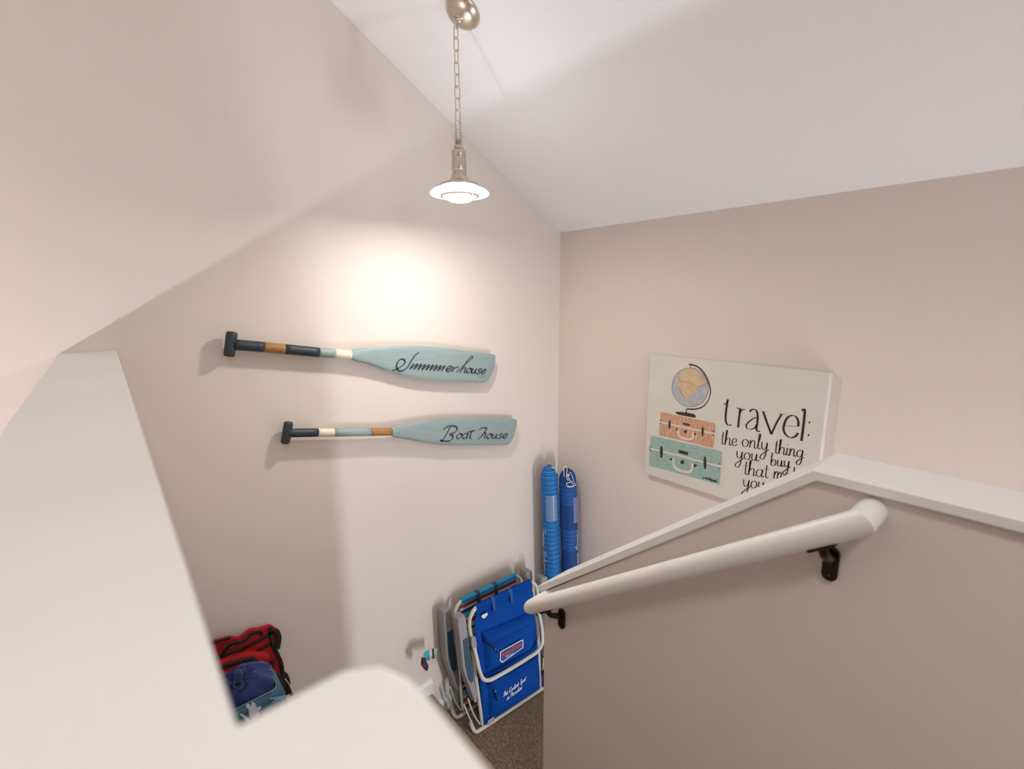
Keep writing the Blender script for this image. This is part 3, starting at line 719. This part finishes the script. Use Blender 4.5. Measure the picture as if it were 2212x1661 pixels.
    MB().box((.466,.098,.002),(.492,.125,.016), fr).build('strap_buckle', DARK, root, bevel=.004)
    return root, fr
c1, F1 = make_chair('blue folded beach chair with two zipped pockets and white lettering', (1.250,1.757,ZL), -3, 7.0, BLUE, BLUE, BLUEL, True)
c2, F2 = make_chair('striped folded beach chair with cyan top bar between blue chair and wall', (1.222,1.900,ZL), -2.0, 2.6, STRIPE, CYAN, PAD, False)
# dangling striped strap of the rear chair
STOFF = -(on((914,1415),1,1.9).x-BASE[c2.name].x)/.078
STR2 = stripes('strap_stripes', [(0,cT),(.42,cW),(.62,cN),(.78,cY),(.95,cY)], 0, .078, .85, offset=STOFF)
YS = 1.900
tp_ = [(946,1399),(936,1401),(927,1404),(919,1408),(915,1414)]; bt_ = [(946,1420),(936,1422),(927,1425),(919,1428),(914,1428)]
P = []
for k in range(5): P += [on(tp_[k],1,YS-.003*k), on(bt_[k],1,YS-.003*k)]
o = MB().add(P, [(2*k,2*k+1,2*k+3,2*k+2) for k in range(4)], True).build('striped_strap', STR2, c2, thick=.004)
P = [on(q_,1,YS-.012) for q_ in [(914,1422),(915,1432),(920,1440),(922,1446)]]
MB().tube(P, [.010,.015,.014,.008], 10).build('strap_end', mat('strap_red_navy', (.30,.01,.02), .8, var=(30,(.01,.02,.07),.45,.55)), c2)

# ================================================================== bagged beach umbrellas in the corner
UMB1 = stripes('bright_blue_ribbed_fabric', [(0,(.004,.105,.36)),(.45,(.010,.18,.50)),(.60,(.003,.075,.28)),(.75,(.02,.22,.54))], 2, .030, .7, .012, 25)
dB, mB_, lB = (.003,.045,.215), (.0045,.062,.265), (.009,.10,.35)
UMB2 = stripes('deep_blue_fabric', [(0,dB),(.56,lB),(.585,mB_),(.63,lB),(.655,mB_),(.70,lB),(.725,mB_),(.78,lB),(.805,mB_),(.86,lB),(.885,mB_),(.965,lB)], 2, .295, .75, .004, 60, -.108)
CORD = mat('white_cord', (.72,.68,.66), .7)
CLEARP = mat('clear_window', (.35,.42,.62), .2, alpha=.45)
def umbrella(label, topP, baseP, rad, mt, ang, seed, kind):
    topP = Vector(topP); baseP = Vector(baseP)
    root = thing('bagged_umbrella', label, 'umbrella', baseP, 'bagged beach umbrellas')
    Lr = (topP-baseP).length; ax = (topP-baseP).normalized()
    e1 = ax.cross(Vector((0,0,1)).cross(Vector((1,0,0)))).normalized(); e1 = Vector((1,0,0)) - ax*ax.x; e1.normalize(); e2 = ax.cross(e1)
    def rprof(t_):
        r = rad*(.82+.18*math.sin(min(1,t_*1.5)*math.pi*.5))
        if t_ > .93: r *= math.sqrt(max(.02,1-((t_-.93)/.07)**2))*.97+.03
        if t_ < .03: r *= .4+.6*t_/.03
        return r
    def surf(i, j):
        a_ = 2*math.pi*i; t_ = j
        n_ = noise.noise(Vector((math.cos(a_)*1.3+seed, math.sin(a_)*1.3, t_*9)))
        n2 = noise.noise(Vector((math.cos(a_)*3+seed, math.sin(a_)*3, t_*30)))
        r = rprof(t_)*(1+.095*n_+.045*n2)
        if t_ > .9: r *= 1+.10*math.sin(a_*9)*(t_-.9)/.1
        return baseP + ax*(Lr*t_) + e1*(r*math.cos(a_)) + e2*(r*math.sin(a_))
    MB().grid(surf, 36, 120).build('sleeve', mt, root)
    toC = Vector((CAMLOC.x-topP.x, CAMLOC.y-topP.y, 0)).normalized()
    base_a = math.atan2(toC.dot(e2), toC.dot(e1))
    def sp_(da, t_, off=.0025): 
        a_ = base_a+da; r = rprof(t_)*1.05+off
        return baseP+ax*(Lr*t_)+e1*(r*math.cos(a_))+e2*(r*math.sin(a_))
    # clear label window
    da0, da1 = ang
    w_ = MB().grid(lambda i,j: sp_(da0+(da1-da0)*i, .745+.125*j), 10, 8).build('clear_window', CLEARP, root)
    # lettering running down the side
    tl = MB(); 
    # ribbons need metric strokes: build in unrolled metres, then wrap
    class FrW:
        def p(s, a, b, c): return sp_(kind['text_da']+b/rad, .71-a/Lr, .003)
    write(tl, 'Tommy Bahama', (0,0), (.027,0), (.006,kind['th']), kind['tw'], 0, FrW(), (.5,.4))
    tl.build('lettering', CORD, root)
    return root, sp_
u1, s1 = umbrella('bright blue ribbed umbrella bag with a folded-over top in the corner', (1.925,1.905,ZC-1.000), (1.962,1.868,ZL), .053, UMB1, (-.45,.75), 1.3, dict(text_da=-1.05,th=.0125,tw=.0034))
u2, s2 = umbrella('deep blue umbrella bag tied with a white drawcord, beside the brighter ribbed one', (2.008,1.832,ZC-1.020), (2.034,1.778,ZL), .053, UMB2, (.55,1.45), 5.1, dict(text_da=.90,th=.009,tw=.0026))
def cord(path, r, name, root): MB().tube(smooth(path,6), r, 8).build(name, CORD, root)
q = lambda x, y, d=1.78: on((x,y),1,d)
tp = q(1221,1012)
cord([q(1219,1030,1.79),q(1218,1012,1.80),q(1222,1006,1.80),q(1225,1013,1.79),q(1224,1030,1.775),q(1228,1038,1.772)], .0022, 'drawcord', u2)
cord([q(1224,1022,1.775),q(1228,1032,1.772),q(1233,1040,1.772),q(1239,1048,1.772),q(1236,1050,1.772),q(1226,1050,1.772),q(1224,1044,1.772),q(1231,1042,1.772),q(1236,1039,1.772)], .0022, 'drawcord', u2)
cord([q(1230,1021,1.775),q(1234,1023,1.772),q(1240,1042,1.772),q(1243,1048,1.772),q(1234,1052,1.772),q(1226,1052,1.772)], .0020, 'drawcord', u2)
MB().lathe([(0,-.006),(.006,-.005),(.007,0),(.006,.005),(0,.006)], q(1228,1026,1.77), (.3,0,1), 10).build('cord_stop', CORD, u2)
cord([q(1192,1009,1.86),q(1197,1011,1.86),q(1201,1016,1.86),q(1202,1026,1.86)], .003, 'drawcord', u1)

# ================================================================== bags on the landing
REDF = mat('red_fabric', (.36,.004,.006), .85, bump=(500,.3,.001), var=(5,(.44,.007,.009),.4,.7))
BLK = mat('black_trim', (.010,.009,.008), .75, bump=(400,.3,.001))
FR = wallframe(.055)
def pr(q, c=0): return FR.px(440+q[0]/6.388, 1320+q[1]/6.388, c)
rb = thing('red_bag', 'tall red bag with black trim and straps standing against the wall', 'bag', (.20,D-.12,ZP))
out = [(90,440),(360,368),(500,372),(640,262),(760,248),(930,202),(1065,285),(1020,520),(1060,650),(1105,780),(1110,1000)]
top_pts = [pr(q) for q in out]
xr = top_pts[-1][0]; poly = [(-.0+.015,ZP+.002)] + [(.015,top_pts[0][1]-.012)] + top_pts + [(xr+.012,ZP+.30),(xr-.005,ZP+.002)]
def bagbody(poly, c0, c1, name, mt, parent, bev=.012): return MB().prism(poly, c0, c1, FR).build(name, mt, parent, bevel=bev)
body = bagbody(poly, -.020, -.002, 'body', REDF, rb, .006)
def pocket_r(pts, dep, name, mt=REDF, zlow=None):
    P = [pr(q) for q in pts]
    return MB().prism(P, -.02, dep, FR).build(name, mt, rb, bevel=min(.018,dep*.9))
pocket_r([(60,700),(200,665),(420,575),(600,545),(860,555),(905,600),(890,700),(900,1300),(60,1300)], .022, 'front_pocket')
pocket_r([(60,880),(240,800),(420,720),(560,690),(850,690),(870,860),(880,1300),(60,1300)], .045, 'lower_pocket')
def strip(pts, wd, c, name, mt=BLK):
    P = [pr(q) for q in smooth(pts,5)]; m_ = MB(); n = len(P); V = []
    for i in range(n):
        a_, b_ = P[max(0,i-1)], P[min(n-1,i+1)]; dx, dy = b_[0]-a_[0], b_[1]-a_[1]; l_ = math.hypot(dx,dy)
        nx_, ny_ = -dy/l_*wd/2, dx/l_*wd/2
        cc_ = c if not callable(c) else c(i/(n-1))
        V += [FR.p(P[i][0]+nx_,P[i][1]+ny_,cc_), FR.p(P[i][0]-nx_,P[i][1]-ny_,cc_)]
    m_.add(V, [(2*i,2*i+1,2*i+3,2*i+2) for i in range(n-1)], True)
    return m_.build(name, mt, rb, thick=.004)
k_ = .00155/1.9        # metres per crop pixel at the bag, roughly
strip([(925,215),(915,320),(955,470),(1015,590),(1075,740),(1095,1000)], .014, .002, 'edge_trim')
strip([(170,665),(330,592),(520,520),(700,432),(800,378),(930,296)], .012, .002, 'edge_trim')
strip([(735,532),(830,490),(935,438)], .010, .002, 'edge_trim')
strip([(235,625),(300,500),(370,420),(440,385),(530,365),(640,275),(760,262),(800,320)], .012, lambda t_: .004+.022*math.sin(math.pi*t_), 'carry_strap')
strip([(70,452),(200,405),(370,362)], .008, .002, 'edge_trim')
strip([(215,735),(330,690),(460,650),(600,618),(660,625),(700,672)], .017, .025, 'zip')
strip([(905,575),(885,660),(875,760),(870,900)], .018, .050, 'side_webbing')
strip([(960,262),(1010,300),(1030,380),(1005,520)], .022, .004, 'flap')
strip([(890,810),(960,840),(1000,900),(1040,1050)], .030, .030, 'shoulder_pad')
strip([(1105,900),(1160,930),(1185,1000),(1190,1100),(1230,1180)], .014, lambda t_: -.03+.02*t_, 'loose_strap')
strip([(1110,960),(1140,1050),(1150,1200)], .026, -.02, 'loose_strap')
MB().tube([FR.p(*pr(q),.0) for q in smooth([(1120,930),(1165,990),(1205,1060),(1230,1140)],5)], .0016, 6).build('white_cord', CORD, rb)
P = [pr(q) for q in [(330,520),(400,440),(470,400),(510,390),(400,490)]]
MB().flat(P, .0025, FR).build('mesh_insert', mat('grey_mesh', (.16,.14,.13), .8), rb, thick=.002)
MB().lathe([(0,0),(.006,.002),(.005,.008),(0,.010)], FR.p(*pr((275,755)),.05), (0,-1,0), 10).build('zip_slider', NICKEL, rb)

# printed fabric bin and the drawstring bag in it
BINY = 1.50
FBn = Frame((0,BINY,0),(1,0,0),(0,0,1))
def pb(q, c=0): return FBn.px(400+q[0]/6.9125, 1380+q[1]/6.9125, c)
BINM = mat('slate_blue_printed_fabric', (.022,.075,.125), .6, var=(4,(.035,.105,.155),.35,.7))
bn = thing('fabric_bin', 'slate blue fabric bin printed with sea animals, beside the red bag', 'bin', (.16,1.60,ZP))
cR_ = pb((1390,742)); cL_ = pb((730,1052)); zt = (cR_[1]+cL_[1])/2
xr_ = cR_[0]
def ringpts(z, grow):
    x0,x1,y0,y1 = .020, xr_+grow, BINY-grow*.3, BINY+.145; r = .02
    return [(x1-r,y0),(x1-r*.3,y0+r*.3),(x1,y0+r),(x1,y1-r),(x1-r,y1),(x0+r,y1),(x0,y1-r),(x0,y0+r),(x0+r,y0)]
mb = MB(); rings = [(zt,0),(zt-.03,.017),(zt-.10,.026),(zt-.40,.024),(ZP+.02,.016),(ZP+.001,.01)]
V = []; n = 9
for z, gz in rings: V += [(x,y,z) for x,y in ringpts(z,gz)]
F = [(i*n+k,i*n+(k+1)%n,(i+1)*n+(k+1)%n,(i+1)*n+k) for i in range(len(rings)-1) for k in range(n)]
F.append([(len(rings)-1)*n+k for k in range(n)])
mb.add(V, F, True); mb.build('body', BINM, bn, thick=.004)
MB().tube([Vector((x,y,zt)) for x,y in ringpts(zt,0)], .003, 8, closed=True).build('rim', mat('rim_blue',(.07,.15,.21),.6), bn)
PALE = mat('pale_print', (.50,.56,.60), .6); SKY = mat('light_blue_print', (.14,.36,.55), .6)
def pbs(pts, mt, name):
    # project onto the slightly bulging front face
    P = []
    for q_ in pts:
        a_, b_ = pb(q_, .004); dep = .0075*min(1,max(0,(zt-b_)/.05))+.004
        a_, b_ = pb(q_, dep); P.append(FBn.p(a_,b_,dep+.002))
    m_ = MB().add(P, [list(range(len(P)))]); return m_.build(name, mt, bn)
pbs(smooth([(905,975),(925,960),(955,965),(975,1010),(985,950),(1000,925),(1015,940),(1040,960),(1060,1000),(1075,1020),(1110,995),(1135,1015),(1115,1050),(1090,1070),(1110,1100),(1090,1180),(1010,1220),(960,1150),(945,1070),(950,1045),(915,1020)],3,True), PALE, 'turtle_print')
pbs(smooth([(815,1120),(850,1112),(900,1145),(960,1185),(1000,1230),(930,1240),(880,1180)],3,True), PALE, 'fish_print')
pbs(smooth([(1258,880),(1330,862),(1430,845),(1490,825),(1500,860),(1440,890),(1360,915),(1300,950),(1285,945),(1340,900),(1270,895)],3,True), SKY, 'fish_print')
DBAG = mat('blue_drawstring_fabric', (.010,.022,.125), .75, sheen=.2, bump=(250,.25,.001), var=(5,(.016,.034,.17),.4,.7))
def pd(q, y): return on((400+q[0]/6.9125, 1380+q[1]/6.9125),1,y)
gc = pd((850,640),1.53)                  # gathered neck
bc = pd((1060,820),1.60)
db = thing('drawstring_bag', 'shiny navy blue drawstring bag bunched up in the fabric bin', 'bag', bc-Vector((0,0,.1)))
gx, gz = gc.x, gc.z
def dsurf(i, j):
    a_ = 2*math.pi*i; th = math.pi*j
    rx, ry, rz = .138, .078, .095
    n_ = noise.noise(Vector((math.cos(a_)*1.8, math.sin(a_)*1.8, th*1.6)))
    n2 = noise.noise(Vector((math.cos(a_)*4.5+7, math.sin(a_)*4.5, th*3.4)))
    k = 1+.12*n_+.08*n2
    pleat = .10*math.sin(a_*11)*max(0,1-j*2.6)
    x = rx*math.sin(th)*math.cos(a_)*(k+pleat); y = ry*math.sin(th)*math.sin(a_)*(k+pleat); z = rz*math.cos(th)*k
    sh_ = max(0,1-j*1.9)**1.3
    x += (gx-bc.x)*sh_*1.0; z += (gz-bc.z-rz*.75)*sh_
    q_ = Vector((bc.x-.012+x, 1.585+y, bc.z-.010+z))
    lim = max(0, min(1, (zt+.030-q_.z)/.05)); lim = lim*lim*(3-2*lim)     # inside the bin the cloth follows its sides
    xm = xr_-.001+.014*(1-lim); xk = q_.x if q_.x < xm-.03 else xm-.03+.03*math.tanh((q_.x-xm+.03)/.03)
    cx_ = max(xk,.030); yy = max(q_.y,BINY+.006); cy_ = min(yy, BINY+.138)
    return Vector((cx_, yy+(cy_-yy)*lim, q_.z))
MB().grid(dsurf, 60, 40).build('sack', DBAG, db)
def ruffle(i, j):
    a_ = 2*math.pi*i; r = .012+.034*j*(1+.35*math.sin(a_*7)+.2*math.sin(a_*13+1))
    return Vector((gx-.012+r*math.cos(a_), 1.535+r*math.sin(a_)*.8, gz-.012+.030*j*(1+.3*math.sin(a_*5))))
MB().grid(ruffle, 70, 8).build('gathered_neck', DBAG, db, thick=.002)
MB().tube([Vector((gx-.012+.016*math.cos(a_), 1.535+.013*math.sin(a_), gz-.006)) for a_ in [2*math.pi*k/16 for k in range(16)]], .003, 8, closed=True).build('drawcord', DBAG, db)
MB().tube(smooth([pd((760,620),1.51),pd((775,560),1.51),pd((800,490),1.51),pd((815,545),1.51),pd((790,640),1.51)],5), .007, 8).build('cord_loop', DBAG, db)
